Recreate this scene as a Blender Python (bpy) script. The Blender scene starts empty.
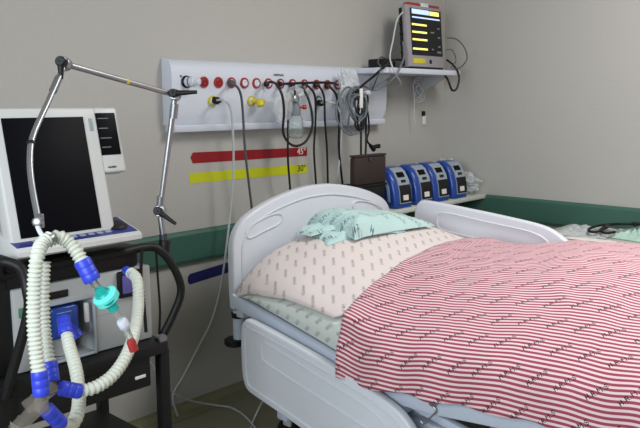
import bpy, bmesh, math, random
from math import sin, cos, tan, pi, radians, sqrt
from mathutils import Vector, Matrix, noise
random.seed(7)
scene = bpy.context.scene
C = scene.collection

# ------------------------------------------------------------------ camera, light, exposure
FOC, YAW, PITCH, ROLL = 743.2, radians(42.93), radians(8.595), radians(-.24)
CAM = Vector((-3.898, -2.584, 1.35))
FW = Vector((cos(YAW)*cos(PITCH), sin(YAW)*cos(PITCH), -sin(PITCH)))
_r = Vector((sin(YAW), -cos(YAW), 0)); _u = _r.cross(FW)
RT = cos(ROLL)*_r + sin(ROLL)*_u
UP = -sin(ROLL)*_r + cos(ROLL)*_u
cam_data = bpy.data.cameras.new('camera'); cam = bpy.data.objects.new('camera', cam_data); C.objects.link(cam)
cam_data.sensor_width = 36; cam_data.lens = FOC*36/640; cam_data.clip_start = .05
m = Matrix((RT, UP, -FW)).transposed().to_4x4(); m.translation = CAM
cam.matrix_world = m
scene.camera = cam
scene.view_settings.view_transform = 'Standard'; scene.view_settings.look = 'None'
scene.view_settings.gamma = 1; scene.view_settings.use_curve_mapping = False
scene.view_settings.exposure = 0.16
world = bpy.data.worlds.new('world'); scene.world = world; world.use_nodes = True
world.node_tree.nodes['Background'].inputs[0].default_value = (.75, .85, 1, 1)
world.node_tree.nodes['Background'].inputs[1].default_value = .3

def area(name, loc, aim, sx, sy, power, col):
    d = bpy.data.lights.new(name, 'AREA'); d.shape = 'RECTANGLE'; d.size = sx; d.size_y = sy; d.energy = power; d.color = col
    o = bpy.data.objects.new(name, d); C.objects.link(o); o.location = loc
    o.rotation_euler = (Vector(aim)-Vector(loc)).to_track_quat('-Z', 'Y').to_euler()
    return o
area('ceiling_fluorescent', (-1.25, -2.1, 2.66), (-1.25, -2.1, 0), .6, 1.3, 44, (1, .99, .97))
area('window_daylight', (-4.85, -2.15, 1.55), (-1.5, -1.6, .9), 1.8, 1.2, 62, (.84, .92, 1))

def ray(x, y): return FW*FOC + RT*(x-320) + UP*(214-y)
def atY(x, y, Y): v = ray(x, y); return CAM + v*((Y-CAM.y)/v.y)          # a photo point put on a plane parallel to the back wall
def atX(x, y, X): v = ray(x, y); return CAM + v*((X-CAM.x)/v.x)
def atZ(x, y, Z): v = ray(x, y); return CAM + v*((Z-CAM.z)/v.z)
def atD(x, y, D): return CAM + ray(x, y)*(D/FOC)

# ------------------------------------------------------------------ materials
def srgb(c):
    return tuple((v/12.92 if v <= .04045 else ((v+.055)/1.055)**2.4) for v in (x/255 for x in c)) + (1,)
def mat(name, col, rough=.5, metal=0, var=.06, scale=30, bump=0, trans=0, alpha=1, emit=0, coat=0, ior=1.45):
    m = bpy.data.materials.new(name); m.use_nodes = True; nt = m.node_tree; b = nt.nodes['Principled BSDF']
    base = srgb(col)
    tc = nt.nodes.new('ShaderNodeTexCoord'); nz = nt.nodes.new('ShaderNodeTexNoise')
    nz.inputs['Scale'].default_value = scale; nz.inputs['Detail'].default_value = 4
    nt.links.new(tc.outputs['Object'], nz.inputs['Vector'])
    mx = nt.nodes.new('ShaderNodeMix'); mx.data_type = 'RGBA'
    mx.inputs[6].default_value = tuple(v*(1-var) for v in base[:3])+(1,)
    mx.inputs[7].default_value = tuple(min(1, v*(1+var)) for v in base[:3])+(1,)
    nt.links.new(nz.outputs['Fac'], mx.inputs[0]); nt.links.new(mx.outputs[2], b.inputs['Base Color'])
    b.inputs['Roughness'].default_value = rough; b.inputs['Metallic'].default_value = metal
    b.inputs['Transmission Weight'].default_value = trans; b.inputs['Alpha'].default_value = alpha
    b.inputs['Coat Weight'].default_value = coat; b.inputs['IOR'].default_value = ior
    if emit:
        b.inputs['Emission Color'].default_value = base; b.inputs['Emission Strength'].default_value = emit
    if bump:
        bp = nt.nodes.new('ShaderNodeBump'); bp.inputs['Strength'].default_value = bump; bp.inputs['Distance'].default_value = .003
        nt.links.new(nz.outputs['Fac'], bp.inputs['Height']); nt.links.new(bp.outputs['Normal'], b.inputs['Normal'])
    return m

class NG:
    def __init__(s, nt): s.nt = nt
    def m(s, op, *a):
        n = s.nt.nodes.new('ShaderNodeMath'); n.operation = op
        for i, v in enumerate(a):
            if isinstance(v, (int, float)): n.inputs[i].default_value = v
            else: s.nt.links.new(v, n.inputs[i])
        return n.outputs[0]
GL = {'H': ['1001', '1001', '1111', '1001', '1001'], 'R': ['1110', '1001', '1110', '1010', '1001'],
      'M': ['10001', '11011', '10101', '10001', '10001'], 'S': ['0111', '1000', '0110', '0001', '1110'], '.': ['0', '0', '0', '0', '1']}
def word_rows(w):
    rows = ['']*5
    for k, ch in enumerate(w):
        for r in range(5): rows[r] += ('0' if k else '') + GL[ch][r]
    return rows
def cloth(name, c1, c2, ctext, period, duty, turned=False, size=1.0, tmix=1.0, rough=.85, tall=1.0):
    """woven striped linen printed with H.R.M.S; UV is in metres on the cloth"""
    m = bpy.data.materials.new(name); m.use_nodes = True; nt = m.node_tree; b = nt.nodes['Principled BSDF']; g = NG(nt)
    uv = nt.nodes.new('ShaderNodeUVMap'); sep = nt.nodes.new('ShaderNodeSeparateXYZ'); nt.links.new(uv.outputs[0], sep.inputs[0])
    s, t = sep.outputs[0], sep.outputs[1]
    if turned: s, t = t, g.m('MULTIPLY', s, -1)
    if size != 1: s, t = g.m('DIVIDE', s, size), g.m('DIVIDE', t, size)
    fr = g.m('FRACT', g.m('DIVIDE', s, period))
    tri = g.m('ABSOLUTE', g.m('SUBTRACT', fr, .5))
    st = nt.nodes.new('ShaderNodeMapRange'); st.inputs[1].default_value = duty/2-.04; st.inputs[2].default_value = duty/2+.04
    nt.links.new(tri, st.inputs[0])                                   # 0 inside the coloured stripe
    be = g.m('DIVIDE', s, -.102); al = g.m('DIVIDE', g.m('SUBTRACT', t, g.m('MULTIPLY', be, .055)), .085)
    fb = g.m('SUBTRACT', g.m('FRACT', be), .5); fa = g.m('SUBTRACT', g.m('FRACT', al), .5)
    ls = g.m('MULTIPLY', fb, -.102); lt = g.m('ADD', g.m('MULTIPLY', fa, .085), g.m('MULTIPLY', fb, .055))
    k = .70711
    x = g.m('MULTIPLY', g.m('ADD', lt, ls), k); y = g.m('MULTIPLY', g.m('SUBTRACT', ls, lt), k)
    U = g.m('ADD', g.m('DIVIDE', x, .070), .5); V = g.m('MULTIPLY', g.m('ADD', g.m('DIVIDE', y, .0135*tall), .5), 5)
    row = g.m('FLOOR', V)
    rows = word_rows('H.R.M.S'); n = len(rows[0]); tot = None
    for r in range(5):
        rp = nt.nodes.new('ShaderNodeValToRGB'); cr = rp.color_ramp; cr.interpolation = 'CONSTANT'
        bits = '0'+rows[r]+'0'; cr.elements[0].position = 0; cr.elements[0].color = (0, 0, 0, 1)
        cr.elements.remove(cr.elements[1])
        for i in range(1, len(bits)):
            if bits[i] != bits[i-1]:
                e = cr.elements.new(i/len(bits)); c = float(bits[i]); e.color = (c, c, c, 1)
        nt.links.new(U, rp.inputs[0])
        v = g.m('MULTIPLY', rp.outputs[0], g.m('COMPARE', row, 4-r, .3))
        tot = v if tot is None else g.m('ADD', tot, v)
    tot = g.m('MULTIPLY', tot, tmix)
    mx = nt.nodes.new('ShaderNodeMix'); mx.data_type = 'RGBA'; mx.inputs[6].default_value = srgb(c1); mx.inputs[7].default_value = srgb(c2)
    nt.links.new(st.outputs[0], mx.inputs[0])
    m2 = nt.nodes.new('ShaderNodeMix'); m2.data_type = 'RGBA'; m2.inputs[7].default_value = srgb(ctext)
    nt.links.new(tot, m2.inputs[0]); nt.links.new(mx.outputs[2], m2.inputs[6]); nt.links.new(m2.outputs[2], b.inputs['Base Color'])
    b.inputs['Roughness'].default_value = rough; b.inputs['Sheen Weight'].default_value = .15
    nz = nt.nodes.new('ShaderNodeTexNoise'); nz.inputs['Scale'].default_value = 12; nz.inputs['Detail'].default_value = 3
    tc = nt.nodes.new('ShaderNodeTexCoord'); nt.links.new(tc.outputs['Object'], nz.inputs['Vector'])
    bp = nt.nodes.new('ShaderNodeBump'); bp.inputs['Strength'].default_value = .35; bp.inputs['Distance'].default_value = .01
    nt.links.new(nz.outputs['Fac'], bp.inputs['Height']); nt.links.new(bp.outputs['Normal'], b.inputs['Normal'])
    return m

M = {}
M['wall'] = mat('wall_paint', (178, 175, 169), .6, var=.03, scale=55, bump=.25)
M['ceil'] = mat('ceiling_paint', (205, 205, 200), .8, var=.02)
M['floor'] = mat('vinyl_floor', (132, 129, 108), .35, var=.10, scale=9)
M['cove'] = mat('cove_vinyl', (128, 126, 98), .4, var=.08, scale=9)
M['rail'] = mat('green_wall_guard', (58, 96, 84), .5, var=.06, scale=12)
M['white'] = mat('white_abs', (208, 212, 222), .38, var=.02, coat=.1)
M['bedwhite'] = mat('bed_plastic', (212, 215, 222), .38, var=.02, coat=.15)
M['steel'] = mat('painted_steel', (192, 200, 214), .35, var=.03)
M['chrome'] = mat('chrome', (170, 172, 175), .38, 1, var=.04)
M['dsteel'] = mat('dark_steel', (70, 74, 82), .4, .5)
M['black'] = mat('black_plastic', (7, 7, 8), .5, var=.2)
M['rubber'] = mat('black_rubber', (6, 6, 7), .55, var=.2)
M['cable'] = mat('black_cable', (12, 12, 13), .5)
M['gcable'] = mat('grey_cable', (105, 112, 118), .5)
M['dgcable'] = mat('dark_grey_hose', (78, 80, 82), .5)
M['wcable'] = mat('white_tube', (185, 190, 190), .4)
M['red'] = mat('red_plastic', (160, 48, 44), .4)
M['redsign'] = mat('red_vinyl', (142, 14, 26), .5, var=.03)
M['yelsign'] = mat('yellow_vinyl', (196, 200, 28), .5, var=.03)
M['blusign'] = mat('navy_vinyl', (32, 34, 92), .5, var=.03)
M['yellow'] = mat('yellow_plastic', (205, 190, 50), .4)
M['green'] = mat('green_plastic', (70, 120, 95), .4)
M['textw'] = mat('white_print', (225, 220, 215), .6)
M['textd'] = mat('dark_print', (30, 32, 38), .6)
M['blue'] = mat('blue_shell', (26, 62, 142), .3, var=.05, coat=.3)
M['hblue'] = mat('blue_cuff', (52, 70, 205), .4, var=.08)
M['teal'] = mat('teal_filter', (25, 178, 168), .3, var=.08, trans=.15)
M['tealbright'] = mat('teal_filter_band', (110, 230, 220), .3)
M['grey'] = mat('grey_face', (150, 160, 168), .45)
M['lgrey'] = mat('light_grey_housing', (164, 166, 165), .45, var=.04)
M['vent'] = mat('ventilator_housing', (200, 201, 198), .4, var=.03)
M['vscreen'] = mat('dark_lcd', (5, 6, 12), .45, var=.3, scale=3)
M['vscreen'].node_tree.nodes['Principled BSDF'].inputs['Specular IOR Level'].default_value = .12
M['navy'] = mat('navy_membrane', (38, 48, 120), .35)
M['hose'] = mat('corrugated_hose', (208, 211, 198), .45, var=.05, trans=.0)
M['clear'] = mat('clear_plastic', (225, 232, 228), .08, trans=.85, ior=1.2, alpha=.6)
M['glass'] = mat('jar_glass', (236, 242, 240), .04, trans=.9, ior=1.12, alpha=.75)
M['amber'] = mat('smoked_plastic', (190, 182, 168), .1, trans=.6, alpha=.34, ior=1.2)
M['film'] = mat('plastic_film', (222, 226, 228), .2, alpha=.4, bump=1, scale=40)
M['filmw'] = mat('milky_plastic_film', (225, 228, 230), .3, alpha=.6, bump=1, scale=50)
M['filmg'] = mat('green_tinted_film', (190, 222, 208), .25, alpha=.8, bump=.8, scale=40)
M['brown'] = mat('brown_leatherette', (50, 38, 33), .5, var=.12, bump=.3, scale=60)
M['table'] = mat('table_laminate', (178, 184, 172), .4)
M['shelf'] = mat('shelf_laminate', (205, 208, 198), .4)
M['mon'] = mat('monitor_housing', (150, 145, 148), .4)
M['screenoff'] = mat('monitor_black', (8, 9, 12), .3)
M['e_blue'] = mat('lcd_pale_blue', (175, 195, 245), .4, emit=.9, var=0)
M['e_yel'] = mat('lcd_yellow', (240, 228, 120), .4, emit=.9, var=0)
M['e_white'] = mat('lcd_white', (225, 230, 240), .4, emit=.8, var=0)
M['e_grn'] = mat('lcd_grey_green', (90, 110, 100), .4, emit=.3, var=0)
M['blanket'] = cloth('red_striped_blanket', (156, 62, 78), (230, 203, 208), (24, 12, 20), .0146, .53, tall=1.15)
M['sheet'] = cloth('pale_pink_striped_linen', (216, 188, 184), (222, 218, 214), (30, 32, 38), .011, .4, turned=True, size=.64, tmix=.95, tall=1.2)
M['msheet'] = cloth('pale_green_striped_linen', (196, 210, 202), (230, 230, 222), (50, 54, 56), .011, .4, turned=False, size=.58, tmix=.9, tall=1.5)
M['towel'] = cloth('mint_linen', (166, 200, 196), (190, 214, 211), (50, 72, 76), .010, .4, size=.8, tmix=.85, tall=1.4)

# ------------------------------------------------------------------ mesh helpers (all in world metres)
def nb(): return bmesh.new()
def box(bm, x0, x1, y0, y1, z0, z1, bev=0, seg=2, mi=0):
    t = bmesh.new(); bmesh.ops.create_cube(t, size=1)
    for v in t.verts: v.co = Vector((x0+(v.co.x+.5)*(x1-x0), y0+(v.co.y+.5)*(y1-y0), z0+(v.co.z+.5)*(z1-z0)))
    if bev: bmesh.ops.bevel(t, geom=t.edges[:], offset=bev, segments=seg, profile=.5, affect='EDGES')
    merge(bm, t, mi); return bm
def merge(bm, t, mi=0):
    mp = {v: bm.verts.new(v.co) for v in t.verts}
    for f in t.faces:
        nf = bm.faces.new([mp[v] for v in f.verts]); nf.material_index = mi
    t.free()
def crom(P, n=8, closed=False):
    P = [Vector(p) for p in P]; out = []; N = len(P)
    if N < 3 and not closed:
        return [P[0].lerp(P[-1], i/n) for i in range(n+1)]
    R = N if closed else N-1
    for i in range(R):
        if closed: a, b, c, d = P[i-1], P[i], P[(i+1) % N], P[(i+2) % N]
        else: a, b, c, d = P[max(i-1, 0)], P[i], P[i+1], P[min(i+2, N-1)]
        for k in range(n):
            t = k/n
            out.append(.5*((2*b)+(c-a)*t+(2*a-5*b+4*c-d)*t*t+(3*b-a-3*c+d)*t**3))
    if not closed: out.append(P[-1])
    return out
def resample(P, step):
    L = [0]
    for a, b in zip(P, P[1:]): L.append(L[-1]+(b-a).length)
    n = max(2, int(L[-1]/step)); out = []; j = 0
    for i in range(n+1):
        d = L[-1]*i/n
        while j < len(L)-2 and L[j+1] < d: j += 1
        out.append(P[j].lerp(P[j+1], (d-L[j])/max(1e-9, L[j+1]-L[j])))
    return out
def sweep(bm, P, rad, seg=10, closed=False, cap=True, mi=0):
    """tube round a list of points; rad is a number or a function of index"""
    rf = rad if callable(rad) else (lambda i: rad)
    N = len(P); t0 = (P[1]-P[0]).normalized()
    ref = Vector((0, 0, 1)) if abs(t0.z) < .9 else Vector((1, 0, 0))
    nrm = t0.cross(ref).normalized(); rings = []
    for i in range(N):
        a = P[i-1] if (i > 0 or closed) else P[0]; b = P[(i+1) % N] if (i < N-1 or closed) else P[-1]
        t = (b-a).normalized(); nrm = (nrm-t*nrm.dot(t)).normalized(); bn = t.cross(nrm)
        rings.append([bm.verts.new(P[i]+(nrm*cos(2*pi*k/seg)+bn*sin(2*pi*k/seg))*rf(i)) for k in range(seg)])
    for i in range(N if closed else N-1):
        A, B = rings[i], rings[(i+1) % N]
        for k in range(seg):
            f = bm.faces.new((A[k], A[(k+1) % seg], B[(k+1) % seg], B[k])); f.material_index = mi
    if cap and not closed:
        for rg in (rings[0][::-1], rings[-1]):
            f = bm.faces.new(rg); f.material_index = mi
    return bm
def tube(bm, P, r, seg=10, n=8, closed=False, mi=0): return sweep(bm, crom(P, n, closed), r, seg, closed, mi=mi)
def cyl(bm, a, b, r, seg=20, r2=None, mi=0):
    a, b = Vector(a), Vector(b); r2 = r if r2 is None else r2
    return sweep(bm, [a, b], lambda i: r if i == 0 else r2, seg, mi=mi)
def lathe(bm, org, axis, prof, seg=24, mi=0):
    """prof: (distance along axis, radius) pairs"""
    org = Vector(org); ax = Vector(axis).normalized()
    ref = Vector((0, 0, 1)) if abs(ax.z) < .9 else Vector((1, 0, 0))
    u = ax.cross(ref).normalized(); w = ax.cross(u)
    rings = [[bm.verts.new(org+ax*d+(u*cos(2*pi*k/seg)+w*sin(2*pi*k/seg))*max(r, 1e-4)) for k in range(seg)] for d, r in prof]
    for A, B in zip(rings, rings[1:]):
        for k in range(seg):
            f = bm.faces.new((A[k], A[(k+1) % seg], B[(k+1) % seg], B[k])); f.material_index = mi
    for rg in (rings[0][::-1], rings[-1]):
        f = bm.faces.new(rg); f.material_index = mi
    return bm
def prism(bm, pts, f0, f1, bev=0, seg=2, mi=0):
    """polygon pts (2D); f0, f1 map a 2D point to the two ends"""
    t = bmesh.new()
    A = [t.verts.new(f0(*p)) for p in pts]; B = [t.verts.new(f1(*p)) for p in pts]; n = len(pts)
    t.faces.new(A); t.faces.new(B[::-1])
    for i in range(n): t.faces.new((A[i], B[i], B[(i+1) % n], A[(i+1) % n]))
    bmesh.ops.recalc_face_normals(t, faces=t.faces[:])
    if bev:
        caps = [e for e in t.edges if any(len(f.verts) > 4 or n == 4 and f in (t.faces[0], t.faces[1]) for f in e.link_faces)]
        bmesh.ops.bevel(t, geom=caps, offset=bev, segments=seg, profile=.5, affect='EDGES')
    merge(bm, t, mi); return bm
def smooth2(P, n=6, closed=True):
    return [(v.x, v.y) for v in crom([(a, b, 0) for a, b in P], n, closed)]
def rrect(x0, x1, y0, y1, r, n=5):
    out = []
    for cx, cy, a0 in ((x1-r, y1-r, 0), (x0+r, y1-r, 90), (x0+r, y0+r, 180), (x1-r, y0+r, 270)):
        for k in range(n+1):
            a = radians(a0+90*k/n); out.append((cx+r*cos(a), cy+r*sin(a)))
    return out
def link(name, bm, mats, off, smooth=True, angle=40):
    bmesh.ops.recalc_face_normals(bm, faces=bm.faces[:])
    for v in bm.verts: v.co -= off
    me = bpy.data.meshes.new(name); bm.to_mesh(me); bm.free()
    for mm in (mats if isinstance(mats, (list, tuple)) else [mats]): me.materials.append(mm)
    if smooth:
        for p in me.polygons: p.use_smooth = True
        try: me.set_sharp_from_angle(angle=radians(angle))
        except Exception: pass
    o = bpy.data.objects.new(name, me); C.objects.link(o); return o
def root_off(p):
    v = Vector((0, 0, 0))
    while p is not None: v += p.location; p = p.parent
    return v
def part(name, bm, mats, parent, label=None, smooth=True, angle=40):
    o = link(name, bm, mats, root_off(parent), smooth, angle); o.parent = parent
    if label: o['label'] = label
    return o
def thing(name, label, cat, loc, group=None):
    o = bpy.data.objects.new(name, None); C.objects.link(o); o.location = loc; o.empty_display_size = .05
    o['label'] = label; o['category'] = cat
    if group: o['group'] = group
    return o
def solo(name, bm, mats, label, cat, group=None, smooth=True, angle=40):
    c = Vector((0, 0, 0)); n = len(bm.verts)
    for v in bm.verts: c += v.co/n
    c.z = min(v.co.z for v in bm.verts)
    o = link(name, bm, mats, c, smooth, angle); o.location = c
    o['label'] = label; o['category'] = cat
    if group: o['group'] = group
    return o
def struct(name, bm, m):
    o = link(name, bm, m, Vector((0, 0, 0)), False); o['kind'] = 'structure'; return o
def text_bm(s, size, f, depth=.0006):
    """lettering as thin mesh; f maps (u, v, w) to the world"""
    cu = bpy.data.curves.new('lettering', 'FONT'); cu.body = s; cu.size = size; cu.extrude = depth; cu.resolution_u = 3
    o = bpy.data.objects.new('lettering', cu); C.objects.link(o)
    dg = bpy.context.evaluated_depsgraph_get(); me = bpy.data.meshes.new_from_object(o.evaluated_get(dg))
    bm = nb(); bm.from_mesh(me); bpy.data.objects.remove(o); bpy.data.curves.remove(cu); bpy.data.meshes.remove(me)
    for v in bm.verts: v.co = f(v.co.x, v.co.y, v.co.z+depth)
    return bm

# ------------------------------------------------------------------ the room
RX0, RY0, RZ = -4.9, -4.5, 2.7
struct('floor', box(nb(), RX0-.1, .1, RY0-.1, .1, -.1, 0), M['floor'])
struct('ceiling', box(nb(), RX0-.1, .1, RY0-.1, .1, RZ, RZ+.1), M['ceil'])
struct('wall_back', box(nb(), RX0-.1, .1, 0, .1, 0, RZ), M['wall'])
struct('wall_right', box(nb(), 0, .1, RY0-.1, 0, 0, RZ), M['wall'])
b = nb()                                                            # wall left of the camera, with the window opening
WY0, WY1, WZ0, WZ1 = -3.05, -1.25, .95, 2.15
box(b, RX0-.1, RX0, RY0-.1, WY0, 0, RZ); box(b, RX0-.1, RX0, WY1, 0, 0, RZ)
box(b, RX0-.1, RX0, WY0, WY1, 0, WZ0); box(b, RX0-.1, RX0, WY0, WY1, WZ1, RZ)
struct('wall_left', b, M['wall'])
struct('wall_front', box(nb(), RX0, 0, RY0-.1, RY0, 0, RZ), M['wall'])
struct('baseboard_back', prism(nb(), [(-.09, 0), (-.09, .003), (-.03, .006), (-.006, .02), (0, .035), (0, 0)], lambda y, z: Vector((RX0, y, z)), lambda y, z: Vector((0, y, z))), M['cove'])
def railprof(d, z): return [(0, .655), (-.018, .66), (-.024, .675), (-.024, .785), (-.018, .797), (0, .80)]
struct('trim_1', prism(nb(), railprof(0, 0), lambda y, z: Vector((RX0, y, z)), lambda y, z: Vector((0, y, z))), M['rail'])
struct('trim_2', prism(nb(), railprof(0, 0), lambda x, z: Vector((x, RY0, z)), lambda x, z: Vector((x, -.03, z))), M['rail'])

# ------------------------------------------------------------------ angle stripes on the wall
def decal(px, Y0=-.0015, th=.0012):
    pts = [atY(x, y, Y0) for x, y in px]
    return prism(nb(), [(p.x, p.z) for p in pts], lambda x, z: Vector((x, 0, z)), lambda x, z: Vector((x, -th, z)))
def sticker(name, px, m, label, txt=None, tm=None, tp=None, size=.04):
    P = [atY(x, y, 0) for x, y in px]
    t = thing(name, label, 'wall sticker', (sum(p.x for p in P)/len(P), 0, min(p.z for p in P)), 'bed angle stripes on the wall')
    part('stripe', decal(px), m, t, smooth=False)
    if txt:
        o = atY(*tp, 0)
        part('lettering', text_bm(txt, size, lambda u, v, w: Vector((o.x+u, -.0013-w, o.z+v))), tm, t, smooth=False)
sticker('angle_sticker', [(190.5, 157.5), (193, 152.5), (307, 147.3), (307, 155.8), (193, 163.5)], M['redsign'], 'dark red wall stripe with pointed end marked 45 degrees', '45º', M['textw'], (296.8, 154.6), .046)
sticker('angle_sticker', [(189.5, 173.3), (307, 164), (307, 172.8), (189.5, 183.5)], M['yelsign'], 'yellow green wall stripe marked 30 degrees below the red one', '30º', M['textd'], (296.8, 171.6), .046)
sticker('angle_sticker', [(188, 277), (190, 274), (262, 252), (262, 262), (190, 284.5), (188, 282)], M['blusign'], 'navy blue wall stripe low down, left of the headboard post')

# ------------------------------------------------------------------ medical gas headwall panel
px0, px1 = atY(171, 60, -.05).x, atY(383, 90, -.05).x
hw = thing('headwall_panel', 'long white medical gas panel on the wall above the bed', 'wall panel', (-1.42, 0, 1.235))
prof = [(0, 1.528), (-.02, 1.526), (-.05, 1.512), (-.062, 1.488), (-.065, 1.45), (-.065, 1.36), (-.060, 1.31), (-.050, 1.275), (-.040, 1.258), (0, 1.258)]
part('body', prism(nb(), prof, lambda y, z: Vector((px0, y, z)), lambda y, z: Vector((px1, y, z))), M['white'], hw, angle=50)
part('ledge', prism(nb(), [(0, 1.229), (-.06, 1.227), (-.064, 1.232), (-.064, 1.252), (-.058, 1.2575), (0, 1.2575)], lambda y, z: Vector((px0-.003, y, z)), lambda y, z: Vector((px1+.003, y, z))), M['white'], hw)
for xa, s in ((px0, -1), (px1, 1)):
    q = [(y*1.02, 1.38+(z-1.38)*1.02) for y, z in prof]; q = [(min(0, a), c) for a, c in q]
    e = part('end_cap', prism(nb(), q, lambda y, z: Vector((xa, y, z)), lambda y, z: Vector((xa+s*.012, y, z)), 0), M['white'], hw)
part('screw', lathe(nb(), (px0+.035, -.0648, 1.455), (0, -1, 0), [(0, .005), (.002, .004)], 12), M['dsteel'], hw)
part('lettering', text_bm('LINDEGAS', .0145, lambda u, v, w: Vector((atY(273.5, 72, -.064).x+u*.95, -.0645-w, 1.468+v))), M['dsteel'], hw, smooth=False)
def ring(c, r, m, inner, name='outlet'):
    o = part(name, lathe(nb(), c, (0, -1, 0), [(0, r), (.006, r), (.008, r*.93), (.008, r*.70), (.004, r*.66)], 28), m, hw)
    part('socket', lathe(nb(), Vector(c)+Vector((0, -.004, 0)), (0, -1, 0), [(0, r*.67), (.004, r*.64), (.006, r*.4), (.003, r*.22), (.003, .001)], 24), inner, o)
PY = -.0645
OX = [atY(px_, 84, PY).x for px_ in (203.5, 218, 231, 244, 256, 268, 280, 292, 304, 316, 327, 337)]
OX0 = atY(186, 83, PY).x
ring((OX0, PY, 1.433), .0255, M['black'], M['white'])
for i, x in enumerate(OX):
    ring((x, PY, 1.433), .0235, M['red'], M['redsign'] if i < 2 else M['white'])
for px_, m_ in ((212, 'yellow'), (251, 'yellow'), (285, 'yellow'), (318, 'green')):
    ring((atY(px_, 101, PY).x, PY, 1.355), .023, M[m_], M['white'])
pl = thing('wall_plug', 'fat white cylindrical plug at the left end of the gas panel', 'plug', (OX0, -.075, 1.433))
part('body', lathe(nb(), (OX0, -.072, 1.433), (.35, -1, 0), [(0, .020), (.035, .020), (.04, .015), (.06, .014), (.063, .010)], 20), M['white'], pl)
part('collar', lathe(nb(), (OX0, -.072, 1.433), (.35, -1, 0), [(.012, .0215), (.018, .0215)], 20), M['gcable'], pl)

# ------------------------------------------------------------------ hoses and cables on the panel
def cable(name, pts, r, m, label, cat='cable', plug=None, group=None, seg=8, end=None):
    t = thing(name, label, cat, tuple(pts[-1]), group)
    part('cord', tube(nb(), pts, r, seg), m, t)
    if plug:
        pr, pln, pm, d = plug
        part('plug', lathe(nb(), Vector(pts[0])-Vector(d)*pln*.3, d, [(0, pr), (pln*.6, pr), (pln*.75, pr*.7), (pln, r*1.4)], 16), pm, t)
    return t
Y1 = -.135
def P(*l): return [atY(*q) for q in l]
DN = (.3, -1, -.15)
cable('air_hose', P((231, 83, -.08), (235, 85, -.15), (240, 92, -.15), (242.5, 108, -.14), (245, 149, -.12), (249, 185, -.11), (252, 212, -.1), (252, 236, -.06)), .0055, M['dgcable'], 'dark grey hose hanging from the panel across the red stripe', 'hose', (.014, .03, M['dgcable'], DN))
cable('oxygen_tube', P((216, 100.5, -.08), (223, 100, -.16), (229.5, 106, -.16), (232.5, 125, -.14), (233.5, 165, -.12), (231, 205, -.1), (226, 250, -.1), (221, 285, -.08), (212, 320, -.06), (198, 348, -.05), (184, 375, -.05), (173, 396, -.05)) + [Vector((-2.09, -.06, .008))], .0048, M['wcable'], 'long white tube from the panel hanging left of the headboard to the floor', 'tube', (.016, .035, M['black'], DN))
cable('power_cable', P((266, 84, -.08), (270, 82, -.15), (276, 84, -.17), (282, 95, -.2), (284, 112, -.2), (283, 131, -.19), (288, 142, -.19), (297, 146, -.19), (307, 140, -.19), (312.5, 124, -.19), (310, 104, -.18), (304, 90, -.15), (298, 85, -.12)), .0058, M['cable'], 'black cable making a round loop around the glass jar', 'cable', (.012, .02, M['black'], DN))
cable('power_cable', P((292, 84.5, -.08), (295, 94, -.16), (289, 104, -.16), (288, 130, -.14), (288, 160, -.12), (290, 187, -.1), (291, 206, -.08)), .0052, M['cable'], 'black cable hanging straight down just left of the glass jar', 'cable', (.012, .02, M['black'], DN))
cable('power_cable', P((304, 85, -.08), (309, 87, -.17), (315, 97, -.16), (315.5, 122, -.14), (314, 150, -.12), (316, 184, -.1), (317, 206, -.08)), .0052, M['cable'], 'black cable hanging just right of the 45 degree mark, nearest the jar', 'cable', (.012, .02, M['black'], DN))
cable('power_cable', P((316, 85, -.08), (319, 86, -.17), (324, 97, -.15), (325, 122, -.14), (327, 150, -.12), (328, 190, -.1), (328, 206, -.08)), .0052, M['cable'], 'black cable hanging past the left edge of the green outlet', 'cable', (.012, .02, M['black'], DN))
cable('power_cable', P((327, 85.5, -.08), (331, 88, -.17), (337, 98, -.15), (339, 125, -.14), (339, 150, -.12), (343, 190, -.1), (343, 206, -.08)), .0056, M['cable'], 'rightmost black cable on the panel, hanging beside the white tube', 'cable', (.013, .02, M['black'], DN))
cable('power_cable', P((280, 84, -.08), (290, 83.5, -.165), (303, 83, -.17), (320, 82.5, -.165), (332, 83, -.15), (338, 85, -.12)), .006, M['cable'], 'short thick black lead lying sideways across the right hand red outlets', 'cable', (.012, .02, M['black'], DN))
cable('oxygen_tube', P((320, 103, -.08), (329, 102, -.17), (337, 106, -.16), (341.5, 122, -.14), (340.5, 150, -.12), (337, 185, -.1), (336, 206, -.08)), .0048, M['wcable'], 'white tube from the green outlet down behind the headboard', 'tube', (.015, .04, M['black'], DN))

# yellow valve
t = thing('gas_valve', 'small yellow valve plugged into the second yellow outlet', 'valve', tuple(atY(258, 106, -.14)))
part('body', lathe(nb(), atY(252, 101, -.07), (.55, -.8, -.1), [(0, .011), (.03, .011), (.034, .014), (.055, .014), (.058, .010)], 18), M['yellow'], t)
part('handwheel', lathe(nb(), atY(260, 103, -.11), (0, -.25, -1), [(-.010, .014), (-.004, .017), (.010, .019), (.016, .015)], 12), M['yellow'], t)
part('nipple', tube(nb(), P((262, 100, -.16), (264, 93, -.16), (265, 88, -.15)), .005, 8), M['clear'], t)

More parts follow.
